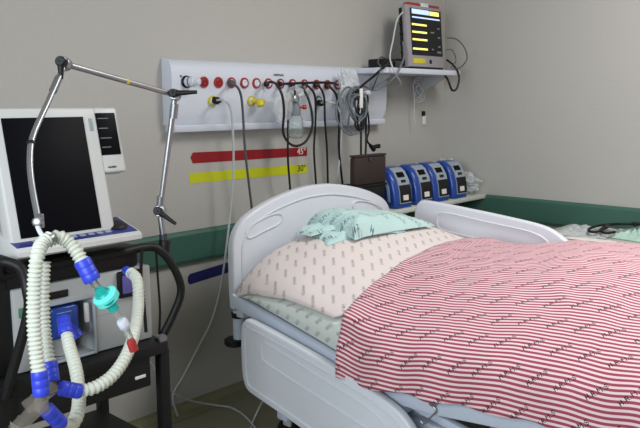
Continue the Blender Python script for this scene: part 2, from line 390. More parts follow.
# glass jar
jc = atY(295.5, 138, -.17)
t = thing('suction_jar', 'clear glass suction jar hanging from the panel', 'jar', tuple(jc))
part('jar', lathe(nb(), jc, (0, 0, 1), [(0, .028), (.006, .034), (.06, .035), (.088, .034), (.1, .026), (.108, .022), (.108, .019), (.1, .022), (.086, .031), (.01, .031), (.006, .027)], 28), M['glass'], t)
part('cap', lathe(nb(), jc+Vector((0, 0, .103)), (0, 0, 1), [(0, .025), (.03, .025), (.036, .02), (.06, .018), (.062, .01)], 24), M['gcable'], t)
part('knob', lathe(nb(), jc+Vector((.012, -.01, .14)), (1, -.4, 0), [(0, .006), (.02, .007), (.022, .011), (.036, .011)], 14), M['red'], t)
part('gauge', lathe(nb(), jc+Vector((-.01, .0, .175)), (.1, -1, .2), [(0, .018), (.02, .018), (.022, .015)], 20), M['chrome'], t)
part('bracket', tube(nb(), [jc+Vector((0, 0, .15)), jc+Vector((0, .05, .16)), jc+Vector((0, .104, .165))], .009, 10), M['chrome'], t)

# crinkled film helper
def crumple(c, rx, ry, rz, amp, seed, cuts=3, flat=False):
    t = bmesh.new(); bmesh.ops.create_icosphere(t, subdivisions=cuts+1, radius=1)
    for v in t.verts:
        d = v.co.normalized(); q = d*2.1+Vector((seed*7.3, seed, -seed))
        k = 1+amp*(noise.noise(q)*1.4+abs(noise.noise(q*2.6))*1.0-.2)
        v.co = Vector((d.x*rx*k, d.y*ry*k, d.z*rz*k*(.8 if flat and d.z < 0 else 1)))+Vector(c)
    return t
solo('oxygen_mask', crumple(atY(284, 107, -.15), .062, .03, .068, .10, 3, 4), M['film'], 'clear plastic oxygen mask hanging left of the glass jar', 'mask')
solo('plastic_bag', crumple(atY(298, 92, -.13), .045, .022, .035, .3, 11, 4), M['film'], 'small clear plastic wrap tucked above the glass jar', 'plastic bag')
b = nb(); zc0 = atY(350, 88, -.125); k = 0
t_ = crumple(zc0, .062, .03, .085, .3, 5, 4)
for v in t_.verts:
    h = (v.co.z-zc0.z)/.085
    if h > 0: v.co.x += -.045*h; v.co.x = zc0.x-.045*h+(v.co.x-(zc0.x-.045*h))*(1-.35*min(1, h))
solo('plastic_bag', t_, M['filmw'], 'milky plastic bag standing up at the right end of the gas panel', 'plastic bag')

# coiled cables
def loops(c, spec, r, m_, n=40, bm=None):
    bm = bm or nb()
    for (dx, dz, rx, rz, dy, tilt) in spec:
        pts = []
        for k in range(n):
            a = 2*pi*k/n; x = rx*cos(a); z = rz*sin(a)
            pts.append(Vector((c.x+dx+x*cos(tilt)-z*sin(tilt), c.y+dy+.008*sin(3*a+dx*50), c.z+dz+x*sin(tilt)+z*cos(tilt))))
        sweep(bm, pts, r, 7, closed=True)
    return bm
cc = atY(357, 104, -.20)
t = thing('cable_coil', 'tangled coil of grey and black sensor leads hung at the panel end', 'cable', tuple(cc))
part('grey_leads', loops(cc, [(.0, 0, .072, .085, .0, .2), (.012, .0, .060, .072, .012, .35), (-.03, -.035, .095, .118, .02, .25), (.0, -.02, .05, .065, -.01, .1), (.03, -.04, .06, .11, .028, -.2), (-.01, .01, .055, .08, -.012, .5)], .0048, M['gcable']), M['gcable'], t)
part('black_leads', loops(cc, [(.055, -.03, .03, .095, .01, -.15), (.045, -.03, .026, .10, .02, -.1), (.0, -.01, .03, .045, -.016, .3), (.02, -.04, .03, .08, .0, .15)], .005, M['cable']), M['cable'], t)
part('tag', box(nb(), cc.x-.01, cc.x+.012, cc.y-.03, cc.y-.022, cc.z-.02, cc.z+.075, .003), M['textw'], t)
part('connector', lathe(nb(), cc+Vector((.065, -.01, .055)), (.3, -1, 0), [(-.02, .008), (.0, .012), (.015, .011)], 14), M['white'], t)
part('hook', tube(nb(), [Vector((cc.x, -.06, cc.z+.05)), Vector((cc.x, cc.y, cc.z+.045)), Vector((cc.x, cc.y-.02, cc.z+.06))], .005, 8), M['chrome'], t)
cable('power_cable', P((363, 110, -.16), (361, 125, -.16), (361, 140, -.17), (361, 156, -.18)), .0055, M['cable'], 'left one of two black cords dropping from the coil into the brown case')
cable('power_cable', P((366, 110, -.155), (366, 128, -.155), (366, 142, -.165), (365.5, 156, -.175)), .0055, M['cable'], 'right one of two black cords dropping from the coil into the brown case')
t = thing('plug_lead', 'short black lead with a plug dangling above the brown case', 'plug', tuple(atY(372, 148, -.16)))
part('cord', tube(nb(), P((364, 98, -.19), (368, 114, -.17), (369, 130, -.16), (367, 140, -.16), (371, 146, -.16)), .005), M['cable'], t)
for a_, b_ in (((370, 145), (374, 150)), ((372, 147), (379, 146))):
    cyl(bm := nb(), atY(*a_, -.16), atY(*b_, -.16), .009, 12, .012); part('plug', bm, M['black'], t)

# ------------------------------------------------------------------ monitor shelf and patient monitor
SX0, SX1, SYF, SZ = -.90, -.165, -.25, 1.52
t = thing('wall_shelf', 'white bracket shelf high in the corner under the monitor', 'shelf', ((SX0+SX1)/2, 0, 1.42))
pts = [(SX0, -.0), (SX0, SYF+.02), (SX0+.02, SYF)] + [(SX1-.07+.07*sin(a), SYF+.07-.07*cos(a)) for a in [radians(q) for q in range(0, 91, 15)]] + [(SX1, 0)]
part('board', prism(nb(), pts, lambda x, y: Vector((x, y, SZ-.028)), lambda x, y: Vector((x, y, SZ)), .004), M['white'], t)
for bx in (-.80, -.30):
    part('bracket', prism(nb(), [(0, SZ-.03), (-.2, SZ-.03), (-.19, SZ-.045), (-.03, SZ-.13), (0, SZ-.14)], lambda y, z: Vector((bx, y, z)), lambda y, z: Vector((bx+.012, y, z))), M['lgrey'], t)

tilt = radians(5)
mo = Vector((0, -.215, SZ))
def mt(x, y, z):                                                     # monitor frame tilted back about its foot
    return Vector((x, mo.y+y*cos(tilt)+z*sin(tilt), mo.z+.012+z*cos(tilt)-y*sin(tilt)))
def mbox(bm, x0, x1, y0, y1, z0, z1, bev=0, mi=0):
    tb = nb(); box(tb, x0, x1, y0, y1, z0, z1, bev)
    for v in tb.verts: v.co = mt(*v.co)
    merge(bm, tb, mi); return bm
A, B, H = atY(408, 40, -.205).x, -.318, .325
t = thing('patient_monitor', 'patient vital signs monitor with a lit screen on the corner shelf', 'monitor', ((A+B)/2, -.15, SZ))
part('housing', mbox(nb(), A, B, 0, .03, 0, H, .006), M['mon'], t)
part('back_cover', mbox(nb(), A+.004, B-.004, .028, .055, .01, H-.012, .008), M['black'], t)
b = nb(); mbox(b, A+.033, B-.02, -.002, .004, .062, H-.018)
s = part('screen', b, M['screenoff'], t, smooth=False)
def mq(name, l, mm): 
    b = nb()
    for (u0, u1, v0, v1) in l:
        W = B-A-.053; Hh = H-.08
        mbox(b, A+.033+W*u0, A+.033+W*u1, -.0032, -.0015, .062+Hh*v0, .062+Hh*v1)
    part(name, b, mm, s, smooth=False)
mq('header', [(.05, .60, .885, .985), (.05, .95, .795, .825)], M['e_blue'])
mq('alarm_field', [(.62, .93, .885, .975)], M['e_yel'])
mq('waveform', [(.03, .50, .635, .675), (.03, .50, .475, .515), (.03, .50, .315, .355), (.03, .50, .115, .155)], M['e_yel'])
mq('readout', [(.62, .74, .50, .53), (.86, .93, .60, .63), (.86, .93, .40, .43), (.82, .95, .07, .11), (.64, .70, .13, .16), (.86, .93, .2, .23)], M['e_grn'])
part('alarm_bar', mbox(nb(), A+.03, B-.02, .004, .04, H-.001, H+.014, .005), M['red'], t)
part('sticker', mbox(nb(), A+.14, A+.21, .0, .05, H-.004, H+.017, .003), M['white'], t)
part('label_plate', mbox(nb(), A+.04, A+.15, -.003, .002, .018, .045, .001), M['yellow'], t, 'smudged yellowish label plate')
part('button', mbox(nb(), A+.19, A+.205, -.006, .002, .02, .04, .002), M['black'], t)
for i in range(4):
    part('connector', lathe(nb(), mt(A+.004, .04, .08+.05*i), (-1, 0, 0), [(0, .009), (.008, .009), (.012, .006)], 12), M['black'], t)
part('foot', mbox(nb(), A+.02, B-.02, .0, .09, -.012, .001, .003), M['black'], t)
t = thing('monitor_module', 'black accessory box on the shelf behind the monitor side', 'device', (-.74, -.11, SZ))
part('case', box(nb(), -.80, -.70, -.16, -.05, SZ+.001, SZ+.05, .008), M['black'], t)
part('button', box(nb(), -.77, -.75, -.164, -.159, SZ+.02, SZ+.03, .001), M['grey'], t)

cable('sensor_cable', P((403, 12, -.19), (397, 20, -.2), (393, 40, -.22), (390, 56, -.25), (392, 66, -.27), (397, 76, -.27), (401, 84, -.2), (398, 88, -.1)), .004, M['wcable'], 'white lead running down the left side of the monitor and under its shelf')
cable('sensor_cable', P((403, 42, -.19), (404, 56, -.24), (400, 68, -.28), (394, 78, -.27), (384, 86, -.22), (374, 90, -.19), (362, 86, -.18), (350, 90, -.2), (343, 100, -.2)), .005, M['gcable'], 'grey lead sweeping from the monitor down to the coil')
cable('sensor_cable', P((404, 61, -.12), (396, 60, -.2), (384, 67, -.27), (374, 76, -.24), (364, 84, -.21), (356, 92, -.20)), .006, M['cable'], 'black lead arching from behind the monitor over the shelf edge to the coil')
cable('sensor_cable', P((392, 64, -.10), (382, 57, -.12), (378, 62, -.2), (381, 68, -.27), (377, 78, -.26), (372, 90, -.2)), .0035, M['dgcable'], 'thin dark lead making a small arc left of the monitor')
cable('sensor_cable', P((447, 38, -.20), (456, 39, -.24), (464, 47, -.27), (467, 58, -.28), (461, 67, -.27), (452, 69, -.235)), .0035, M['dgcable'], 'thin grey lead bowing out right of the monitor')
cable('power_cable', P((447, 60, -.16), (454, 66, -.22), (459, 76, -.27), (457, 88, -.27), (452, 90, -.26), (448, 80, -.26), (444, 74, -.2)), .006, M['cable'], 'black cable looping over the right end of the monitor shelf')
cable('sensor_cable', P((446, 50, -.20), (452, 50, -.22), (456, 60, -.235), (451, 68, -.23)), .003, M['dgcable'], 'thinnest lead between monitor edge and the bowed grey lead')
ct = atY(419, 90, -.05)
t = thing('tube_coil', 'coil of thin clear tubing hanging under the monitor shelf', 'tube', tuple(ct))
part('coil', loops(ct, [(0, 0, .06, .072, 0, -.3), (.0, 0, .048, .058, .006, -.2), (.002, 0, .036, .044, .01, 0), (-.003, 0, .026, .03, -.006, .2)], .003, M['wcable']), M['wcable'], t)
part('tail', tube(nb(), [ct+Vector((-.04, 0, -.05)), ct+Vector((-.045, 0, -.13)), ct+Vector((-.03, 0, -.2))], .003, 6), M['wcable'], t)
part('tie', tube(nb(), [ct+Vector((0, 0, .055)), Vector((ct.x, -.06, SZ-.03))], .002, 6), M['wcable'], t)
tg = atY(424, 117, -.006)
t = thing('hanging_tag', 'small white tag with dark clip on the wall below the monitor shelf', 'tag', tuple(tg))
part('tag', box(nb(), tg.x-.014, tg.x+.018, -.01, -.002, tg.z-.045, tg.z+.01, .002), M['textw'], t)
part('clip', box(nb(), tg.x-.018, tg.x+.004, -.014, -.0, tg.z+.006, tg.z+.035, .003), M['black'], t)

# ------------------------------------------------------------------ shelf with the blue devices
t = thing('wall_shelf', 'white laminate shelf along the wall behind the bed under the blue devices', 'shelf', (-.65, 0, .745))
part('board', box(nb(), -1.36, -.002, -.32, -.026, .778, .80, .003), M['shelf'], t)
part('back_lip', box(nb(), -1.36, -.002, -.026, -.001, .801, .815, .002), M['shelf'], t)
for bx in (-1.25, -.65, -.12):
    part('bracket', prism(nb(), [(-.026, .777), (-.26, .777), (-.24, .765), (-.04, .66), (-.026, .655)], lambda y, z: Vector((bx, y, z)), lambda y, z: Vector((bx+.02, y, z))), M['lgrey'], t)

DP = [(-.12, 0), (-.115, .09), (-.125, .14), (-.15, .175), (-.185, .192), (-.22, .188), (-.25, .168), (-.274, .13), (-.288, .08), (-.295, .02), (-.295, 0)]
FP = [(-.225, .1860), (-.25, .168), (-.274, .13), (-.288, .08), (-.295, .02)]
def blue_device(label):
    W = .068
    t = thing('infusion_device', label, 'medical device', (0, 0, .80), 'blue medical devices on the shelf')
    L = Vector((0, 0, .801))
    part('shell', prism(nb(), DP, lambda y, z: Vector((-W, y, z))+L, lambda y, z: Vector((W, y, z))+L, .016, 3), M['blue'], t, angle=60)
    def strip(x0, x1, a, b_, off, th, m_, name, par):
        P_ = []
        n = 8
        for k in range(n+1):
            q = (a+(b_-a)*k/n)*(len(FP)-1); i = min(int(q), len(FP)-2); f = q-i
            P_.append(((FP[i][0]*(1-f)+FP[i+1][0]*f), FP[i][1]*(1-f)+FP[i+1][1]*f))
        outer = [(y-off-th, z+(off+th)*.35) for y, z in P_]; inner = [(y+.004, z) for y, z in P_]
        poly = outer+inner[::-1]
        return part(name, prism(nb(), poly, lambda y, z: Vector((x0, y, z))+L, lambda y, z: Vector((x1, y, z))+L), m_, par, angle=60)
    f = strip(-.036, .054, 0, 1, 0, .004, M['grey'], 'faceplate', t)
    strip(-.024, .030, .27, .42, .004, .003, M['vscreen'], 'display', f)
    strip(-.010, .024, .50, .56, .004, .003, M['black'], 'button', f)
    strip(-.034, .052, .62, .98, .004, .002, M['black'], 'lower_panel', f)
    strip(-.014, .026, .84, .94, .006, .002, M['textw'], 'label_plate', f)
    part('side_stripe', prism(nb(), [(-.262, .03), (-.25, .03), (-.24, .09), (-.215, .14), (-.225, .15), (-.255, .1)], lambda y, z: Vector((-W-.0015, y, z))+L, lambda y, z: Vector((-W+.002, y, z))+L), M['grey'], t)
    return t
def copy_tree(o, parent=None):
    c = o.copy(); C.objects.link(c); c.parent = parent
    for ch in list(o.children): copy_tree(ch, c)
    return c
dev = blue_device('blue domed medical device nearest the brown case')
for i, (x, lab) in enumerate(((-.79, None), (-.60, 'blue domed medical device second from the brown case'), (-.435, 'blue domed medical device third from the brown case'), (-.25, 'blue domed medical device at the right end, beside the crumpled plastic bag'))):
    o = dev if i == 0 else copy_tree(dev)
    if lab: o['label'] = lab
    o.location = (x, 0, .80); o.rotation_euler.z = 0
    o.location.y = .03; o.scale = (1.08, 1.1, 1.1)
solo('plastic_bag', crumple((-.087, -.19, .868), .066, .115, .068, .3, 21, 4, flat=True), M['film'], 'clear crumpled plastic bag on the shelf right of the last blue device', 'plastic bag')
solo('plastic_bag', crumple((-.09, -.075, .955), .07, .05, .045, .5, 27, flat=True), M['film'], 'clear plastic bag in the corner above the last blue device', 'plastic bag')
b0 = atY(353, 156, -.26); b1 = atY(386, 182, -.26)
t = thing('storage_box', 'low black box on the shelf under the brown case', 'box', ((b0.x+b1.x)/2, -.18, .80))
zb = b1.z
part('body', box(nb(), b0.x+.02, b1.x+.0, -.255, -.16, .801, zb-.012, .006), M['black'], t)
part('lid', box(nb(), b0.x+.015, b1.x+.005, -.262, -.155, zb-.014, zb-.002, .003), M['rubber'], t)
t = thing('carry_case', 'dark brown case behind the right shoulder of the headboard', 'case', ((b0.x+b1.x)/2, -.18, zb))
part('body', box(nb(), b0.x+.015, b1.x, -.26, -.225, zb-.001, b0.z-.010, .008), M['brown'], t)
part('lid', box(nb(), b0.x+.014, b1.x+.001, -.261, -.224, b0.z-.0098, b0.z, .003), M['brown'], t)
part('clasp', box(nb(), (b0.x+b1.x)/2-.012, (b0.x+b1.x)/2+.012, -.267, -.26, b0.z-.034, b0.z-.012, .002), M['dsteel'], t)

# ------------------------------------------------------------------ bedside table with stethoscope and packets
t = thing('bedside_table', 'pale laminate bedside table between the bed and the right wall', 'table', (-.27, -1.3, 0))
TZ = .685
part('tabletop', box(nb(), -.50, -.03, -1.75, -.86, TZ-.025, TZ, .004), M['table'], t)
part('cabinet', box(nb(), -.47, -.05, -1.70, -.90, .09, TZ-.026, .006), M['table'], t)
for z0, z1 in ((.12, .36), (.38, .63)):
    d = part('door', box(nb(), -.482, -.47, -1.68, -.92, z0, z1, .003), M['lgrey'], t)
    part('handle', box(nb(), -.50, -.482, -1.36, -1.24, z1-.06, z1-.045, .003), M['chrome'], d)
for x, y in ((-.44, -1.66), (-.08, -1.66), (-.44, -.94), (-.08, -.94)):
    part('leg', cyl(nb(), (x, y, .0), (x, y, .092), .018, 14), M['dsteel'], t)
def sheet_bag(x0, x1, y0, y1, z, h, seed, rot=0):
    bm = nb(); n = 22; cx, cy = (x0+x1)/2, (y0+y1)/2; g = {}
    for s_ in (1, -1):
        for i in range(n+1):
            for j in range(n+1):
                u, v = i/n, j/n; e = min(1, 6*min(u, 1-u, v, 1-v))
                X = x0+(x1-x0)*u; Yv = y0+(y1-y0)*v
                q = Vector((X*18+seed, Yv*18, seed)); w = (noise.noise(q)*.5+abs(noise.noise(q*2.3))+.15)*h*e
                X, Yv = cx+(X-cx)*cos(rot)-(Yv-cy)*sin(rot), cy+(X-cx)*sin(rot)+(Yv-cy)*cos(rot)
                zz = z+.002+(w+.004*e if s_ > 0 else 0)
                key = (s_, i, j)
                if s_ < 0 and (i in (0, n) or j in (0, n)): g[key] = g[(1, i, j)]
                else: g[key] = bm.verts.new((X, Yv, zz+(.001 if s_ > 0 else 0)))
        for i in range(n):
            for j in range(n):
                bm.faces.new((g[(s_, i, j)], g[(s_, i+1, j)], g[(s_, i+1, j+1)], g[(s_, i, j+1)]))
    return bm
solo('plastic_packet', sheet_bag(-.40, -.08, -1.16, -.90, TZ, .022, 2, .2), M['filmw'], 'flat milky plastic packet under the stethoscope loop', 'packet')
solo('plastic_packet', sheet_bag(-.34, -.06, -1.46, -1.20, TZ, .05, 8, -.15), M['filmg'], 'greenish plastic packet at the right edge of the photo', 'packet')
solo('paper_slip', sheet_bag(-.475, -.41, -1.26, -1.02, TZ, .004, 31, .1), M['textw'], 'narrow white paper slip near the front edge of the bedside table', 'paper')
st = [atZ(x, y, TZ+z) for x, y, z in ((637, 224, .055), (622, 224, .05), (608, 224.5, .04), (597, 226, .035), (589, 229, .03), (590, 231.5, .03), (598, 231.5, .03), (604, 227, .035), (611, 225, .04), (605, 228.5, .035), (601, 231, .03), (606, 233, .03), (615, 232, .03))]
t = thing('stethoscope', 'black stethoscope lying coiled on the packets on the bedside table', 'stethoscope', tuple(st[5]-Vector((0, 0, .03))))
part('tubing', tube(nb(), st, .0065, 10), M['rubber'], t)
part('chest_piece', lathe(nb(), atZ(636, 224, TZ+.055), (0, 0, 1), [(-.014, .008), (-.006, .021), (.006, .022), (.01, .012)], 20), M['black'], t)
part('ear_tube', tube(nb(), [atZ(x, y, TZ+z) for x, y, z in ((606, 226, .04), (617, 229, .045), (630, 229, .045), (640, 226, .05))], .003, 8), M['chrome'], t)

# ------------------------------------------------------------------ hospital bed
XN, XF = -2.06, -1.02
def lin(tab, v):
    if v >= tab[0][0]: return tab[0][1]
    for (a, p), (b_, q) in zip(tab, tab[1:]):
        if v >= b_:
            f = (v-a)/(b_-a); f = f*f*(3-2*f) if False else f
            return p+(q-p)*f
    return tab[-1][1]
FR = [(-.40, .605), (-1.18, .43), (-1.34, .435), (-2.0, .51), (-2.5, .56)]       # top line of the mattress frame along Y
bed = thing('hospital_bed', 'white adjustable hospital bed with its backrest slightly raised', 'bed', (-1.54, -1.4, 0))
hb = [(-2.022, .56), (-2.026, .70), (-2.022, .797), (-1.994, .858), (-1.937, .903), (-1.81, .95), (-1.65, .983), (-1.53, .990), (-1.41, .983), (-1.24, .95), (-1.103, .903), (-1.036, .858), (-1.008, .797), (-1.004, .70), (-1.008, .56), (-1.03, .52), (-1.2, .50), (-1.84, .50), (-2.00, .52)]
hbs = smooth2(hb, 4)
h = part('headboard', prism(nb(), hbs, lambda x, z: Vector((x, -.375, z)), lambda x, z: Vector((x, -.335, z)), .010, 3), M['bedwhite'], bed, angle=60)
def rim(pts, f, r, par, name='molded_rim', m_='bedwhite'):
    return part(name, tube(nb(), [f(*p) for p in pts], r, 8, 4, closed=True), M[m_], par)
ins = [(-1.53+(x+1.53)*.91, .70+(z-.70)*.84) for x, z in hb]
rim(ins, lambda x, z: Vector((x, -.3755, z)), .005, h)
def slot(px, Y, r=.004):
    pts = [atY(x, y, Y) for x, y in px]
    return pts
sl = slot([(246, 233), (252, 225), (268, 216), (279, 213.5), (282, 217), (278, 224), (262, 232), (250, 238)], -.376)
part('grip_recess', tube(nb(), sl, .005, 8, 5, closed=True), M['bedwhite'], h)
part('grip_recess', tube(nb(), [Vector((-3.06-p.x, p.y, p.z)) for p in sl], .005, 8, 5, closed=True), M['bedwhite'], h)
for x in (-1.99, -1.04):
    p_ = part('post', cyl(nb(), (x, -.357, .52), (x, -.357, .40), .024, 20), M['steel'], bed)
    part('post_collar', lathe(nb(), (x, -.357, .50), (0, 0, 1), [(-.012, .027), (0, .03), (.01, .03)], 20), M['rubber'], p_)
    part('bumper_wheel', lathe(nb(), (x-.01, -.34, .37), (0, 0, 1), [(0, .036), (.006, .042), (.024, .042), (.03, .034)], 24), M['rubber'], bed)
def beam(x0, x1, y0f, tab, hgt, bm=None, top=0):
    bm = bm or nb(); tb = bmesh.new(); rings = []
    for y, z in tab:
        z = z+top
        rings.append([tb.verts.new((x, y, zz)) for x, zz in ((x0, z-hgt), (x1, z-hgt), (x1, z), (x0, z))])
    for A_, B_ in zip(rings, rings[1:]):
        for k in range(4): tb.faces.new((A_[k], A_[(k+1) % 4], B_[(k+1) % 4], B_[k]))
    tb.faces.new(rings[0]); tb.faces.new(rings[-1][::-1]); bmesh.ops.recalc_face_normals(tb, faces=tb.faces[:])
    bmesh.ops.bevel(tb, geom=[e for e in tb.edges if abs(e.verts[0].co.y-e.verts[1].co.y) > .02], offset=.006, segments=2, affect='EDGES', profile=.5)
    merge(bm, tb); return bm
part('side_beam', beam(XN, XN+.035, 0, FR, .05), M['steel'], bed)
part('side_beam', beam(XF-.035, XF, 0, FR, .05), M['steel'], bed)
part('mattress_deck', beam(XN+.036, XF-.036, 0, FR, .012, top=-.004), M['dsteel'], bed)
for y in (-.42, -1.2, -1.9, -2.46):
    z = lin(FR, y)-.052
    part('cross_bar', box(nb(), XN+.02, XF-.02, y-.02, y+.02, z-.04, z+.0, .005), M['steel'], bed)
part('backrest_lift', beam(XN+.10, XN+.14, 0, [(-.55, .50), (-1.35, .30)], .035), M['steel'], bed)
part('lower_frame', box(nb(), XN+.06, XN+.11, -2.35, -.45, .26, .32, .008), M['steel'], bed)
part('lower_frame', box(nb(), XF-.11, XF-.06, -2.35, -.45, .26, .32, .008), M['steel'], bed)
part('lift_cover', box(nb(), XN+.16, XF-.16, -2.1, -1.45, .16, .40, .02), M['grey'], bed)
part('lift_column', box(nb(), XN+.3, XF-.3, -.95, -.65, .2, .44, .02), M['grey'], bed)
for y in (-.62, -2.2):
    part('base_bar', box(nb(), XN+.05, XF-.05, y-.03, y+.03, .13, .19, .01), M['steel'], bed)
for x in (XN+.1, XF-.1):
    part('base_rail', box(nb(), x-.02, x+.02, -2.2, -.62, .14, .18, .006), M['dsteel'], bed)
    for y in (-.62, -2.2):
        cst = part('caster', cyl(nb(), (x-.016, y, .062), (x+.016, y, .062), .061, 28), M['rubber'], bed)
        part('fork', box(nb(), x-.026, x+.026, y-.02, y+.02, .10, .135, .006), M['lgrey'], cst)
part('leg_brace', beam(XN+.05, XN+.08, 0, [(-1.2, .39), (-1.9, .26)], .03), M['steel'], bed)

def side_rail(out, X0, X1, rimY, rimX):
    o = part('side_rail', prism(nb(), smooth2(out, 5), lambda y, z: Vector((X0, y, z)), lambda y, z: Vector((X1, y, z)), .010, 3), M['bedwhite'], bed, angle=60)
    cy = sum(p[0] for p in out)/len(out); cz = sum(p[1] for p in out)/len(out)
    return o
near = [(-.508, .40), (-.512, .50), (-.53, .535), (-.575, .541), (-.80, .502), (-1.02, .456), (-1.18, .416), (-1.27, .378), (-1.33, .315), (-1.352, .24), (-1.345, .16), (-1.31, .115), (-1.24, .105), (-1.0, .157), (-.75, .215), (-.60, .247), (-.54, .265), (-.515, .31)]
nr = side_rail(near, -2.115, -2.08, 0, 0)
def inset(pts, d):
    n = len(pts); out = []
    for i in range(n):
        a, c = Vector(pts[i-1]), Vector(pts[(i+1) % n]); t_ = (c-a).normalized(); nn = Vector((-t_.y, t_.x))
        p = Vector(pts[i]); cen = Vector((sum(q[0] for q in pts)/n, sum(q[1] for q in pts)/n))
        if nn.dot(cen-p) < 0: nn = -nn
        out.append(tuple(p+nn*d))
    return out
rim(inset(near, .028), lambda y, z: Vector((-2.1155, y, z)), .0045, nr)
nslot = [(-.63, .455), (-.66, .475), (-.90, .42), (-1.12, .37), (-1.20, .335), (-1.20, .30), (-1.16, .29), (-.90, .345), (-.66, .40), (-.63, .425)]
rim(nslot, lambda y, z: Vector((-2.1155, y, z)), .0045, nr, 'grip_recess')
for y in (-.75, -1.1):
    part('rail_arm', box(nb(), -2.081, -2.02, y-.02, y+.02, .30, .34, .006), M['steel'], bed)
far = [(-.510, .76), (-.512, .835), (-.532, .872), (-.58, .884), (-.80, .868), (-1.0, .850), (-1.16, .830), (-1.24, .80), (-1.31, .745), (-1.33, .68), (-1.31, .60), (-1.24, .57), (-.9, .59), (-.60, .605), (-.53, .63), (-.512, .69)]
fr_ = side_rail(far, -1.005, -.97, 0, 0)
fslot = [(-.645, .815), (-.68, .838), (-.9, .818), (-1.12, .797), (-1.2, .76), (-1.2, .72), (-.9, .735), (-.68, .755), (-.645, .78)]
rim(fslot, lambda y, z: Vector((-1.0055, y, z)), .004, fr_, 'grip_recess')
for y in (-.75, -1.1):
    part('rail_arm', box(nb(), -1.03, -.98, y-.02, y+.02, .44, .60, .006), M['steel'], bed)
kn = atX(434, 402, XN-.004)
k_ = part('hook_boss', lathe(nb(), kn, (-1, 0, 0), [(0, .014), (.008, .014), (.012, .010), (.014, .010)], 20), M['chrome'], bed)
part('wire_hook', tube(nb(), [kn+Vector((-.008, 0, -.008)), atX(436, 411, XN-.012), atX(431, 417, XN-.014), atX(427, 421, XN-.014), atX(424, 424, XN-.014), atX(421, 421, XN-.014)], .003, 8), M['chrome'], k_)
part('footboard', prism(nb(), smooth2([(x, z-.12) for x, z in hb], 4), lambda x, z: Vector((x, -2.56, z)), lambda x, z: Vector((x, -2.52, z)), .010, 3), M['bedwhite'], bed, angle=60)

# bed surface
ZC = [(-.39, .76), (-.45, .795), (-.52, .812), (-.62, .818), (-.72, .805), (-.82, .785), (-.92, .765), (-1.05, .758), (-1.2, .770), (-1.4, .80), (-1.6, .83), (-1.8, .845), (-2.0, .85), (-2.5, .84)]
ZE = [(-.39, .61), (-.52, .63), (-.7, .635), (-.9, .62), (-1.2, .59), (-1.6, .61), (-2.0, .64), (-2.5, .66)]
EX = [(-.39, 4.2), (-.7, 3.6), (-.95, 2.3), (-1.2, 1.9), (-2.5, 1.8)]
XC = -1.545
def surf(X, Y):
    zc, ze = lin(ZC, Y), lin(ZE, Y)
    if X < -1.30: return zc-(zc-ze)*min(1.6, (-1.30-X)/.76)**lin(EX, Y)
    return zc-(zc-ze)*.75*min(1, (X+1.30)/.27)**3.0
# mattress
bm = nb(); NU, NV = 44, 60; rings = []
uvl = bm.loops.layers.uv.new('UVMap'); uvd = {}
for j in range(NV+1):
    Y = -.41-(2.49-.41)*j/NV; zf = lin(FR, Y)+.004; zt = lin(ZE, Y)+.012
    ring_ = []
    hwm = .508
    path = []
    zt = surf(XC-hwm, Y)+.005
    for k in range(9): path.append((XC-hwm+.0+.02*(1-k/8)**2, zf+(zt-.03-zf)*k/8))
    for k in range(1, 20):
        X = XC-hwm+2*hwm*k/20; v = abs(X-XC)/hwm; path.append((X, min(zt-.03+.045*(1-v**4)**.5, surf(X, Y)-.016)))
    for k in range(9): path.append((XC+hwm, zt-.03-(zt-.03-zf)*k/8))
    s_ = 0; last = None
    for (X, Z) in path:
        if last: s_ += sqrt((X-last[0])**2+(Z-last[1])**2)
        last = (X, Z)
        bulge = -.006*sin(pi*min(1, (Z-zf)/max(.01, zt-zf))) if X < XC-hwm+.03 else 0
        v = bm.verts.new((X+bulge+.003*noise.noise(Vector((X*9, Y*7, Z*9))), Y, Z)); uvd[v] = (s_, -Y); ring_.append(v)
    rings.append(ring_)
for A_, B_ in zip(rings, rings[1:]):
    n = len(A_)
    for k in range(n): bm.faces.new((A_[k], A_[(k+1) % n], B_[(k+1) % n], B_[k]))
bm.faces.new(rings[0]); bm.faces.new(rings[-1][::-1])
for f in bm.faces:
    for l in f.loops: l[uvl].uv = uvd[l.vert]
solo('mattress', bm, M['msheet'], 'mattress in a pale green striped sheet with dark printed letters', 'mattress')

def cloth_grid(NU, NV, fn, th, name, mm, label, cat):
    bm = nb(); uvl = bm.loops.layers.uv.new('UVMap'); G = []; uvd = {}
    for i in range(NU+1):
        col = []
        for j in range(NV+1):
            p, uv_ = fn(i/NU, j/NV); v = bm.verts.new(p); uvd[v] = uv_; col.append(v)
        G.append(col)
    for i in range(NU):
        for j in range(NV): bm.faces.new((G[i][j], G[i][j+1], G[i+1][j+1], G[i+1][j]))
    for f in bm.faces:
        for l in f.loops: l[uvl].uv = uvd[l.vert]
    o = solo(name, bm, mm, label, cat)
    md = o.modifiers.new('thickness', 'SOLIDIFY'); md.thickness = th; md.offset = 0
    return o
def fold(X, Y, a, sc, seed, ang=0):
    x, y = X*cos(ang)-Y*sin(ang), X*sin(ang)+Y*cos(ang)
    return a*(noise.noise(Vector((x*sc, y*sc*.35, seed)))+.5*noise.noise(Vector((x*sc*2.1, y*sc*.8, seed+5))))
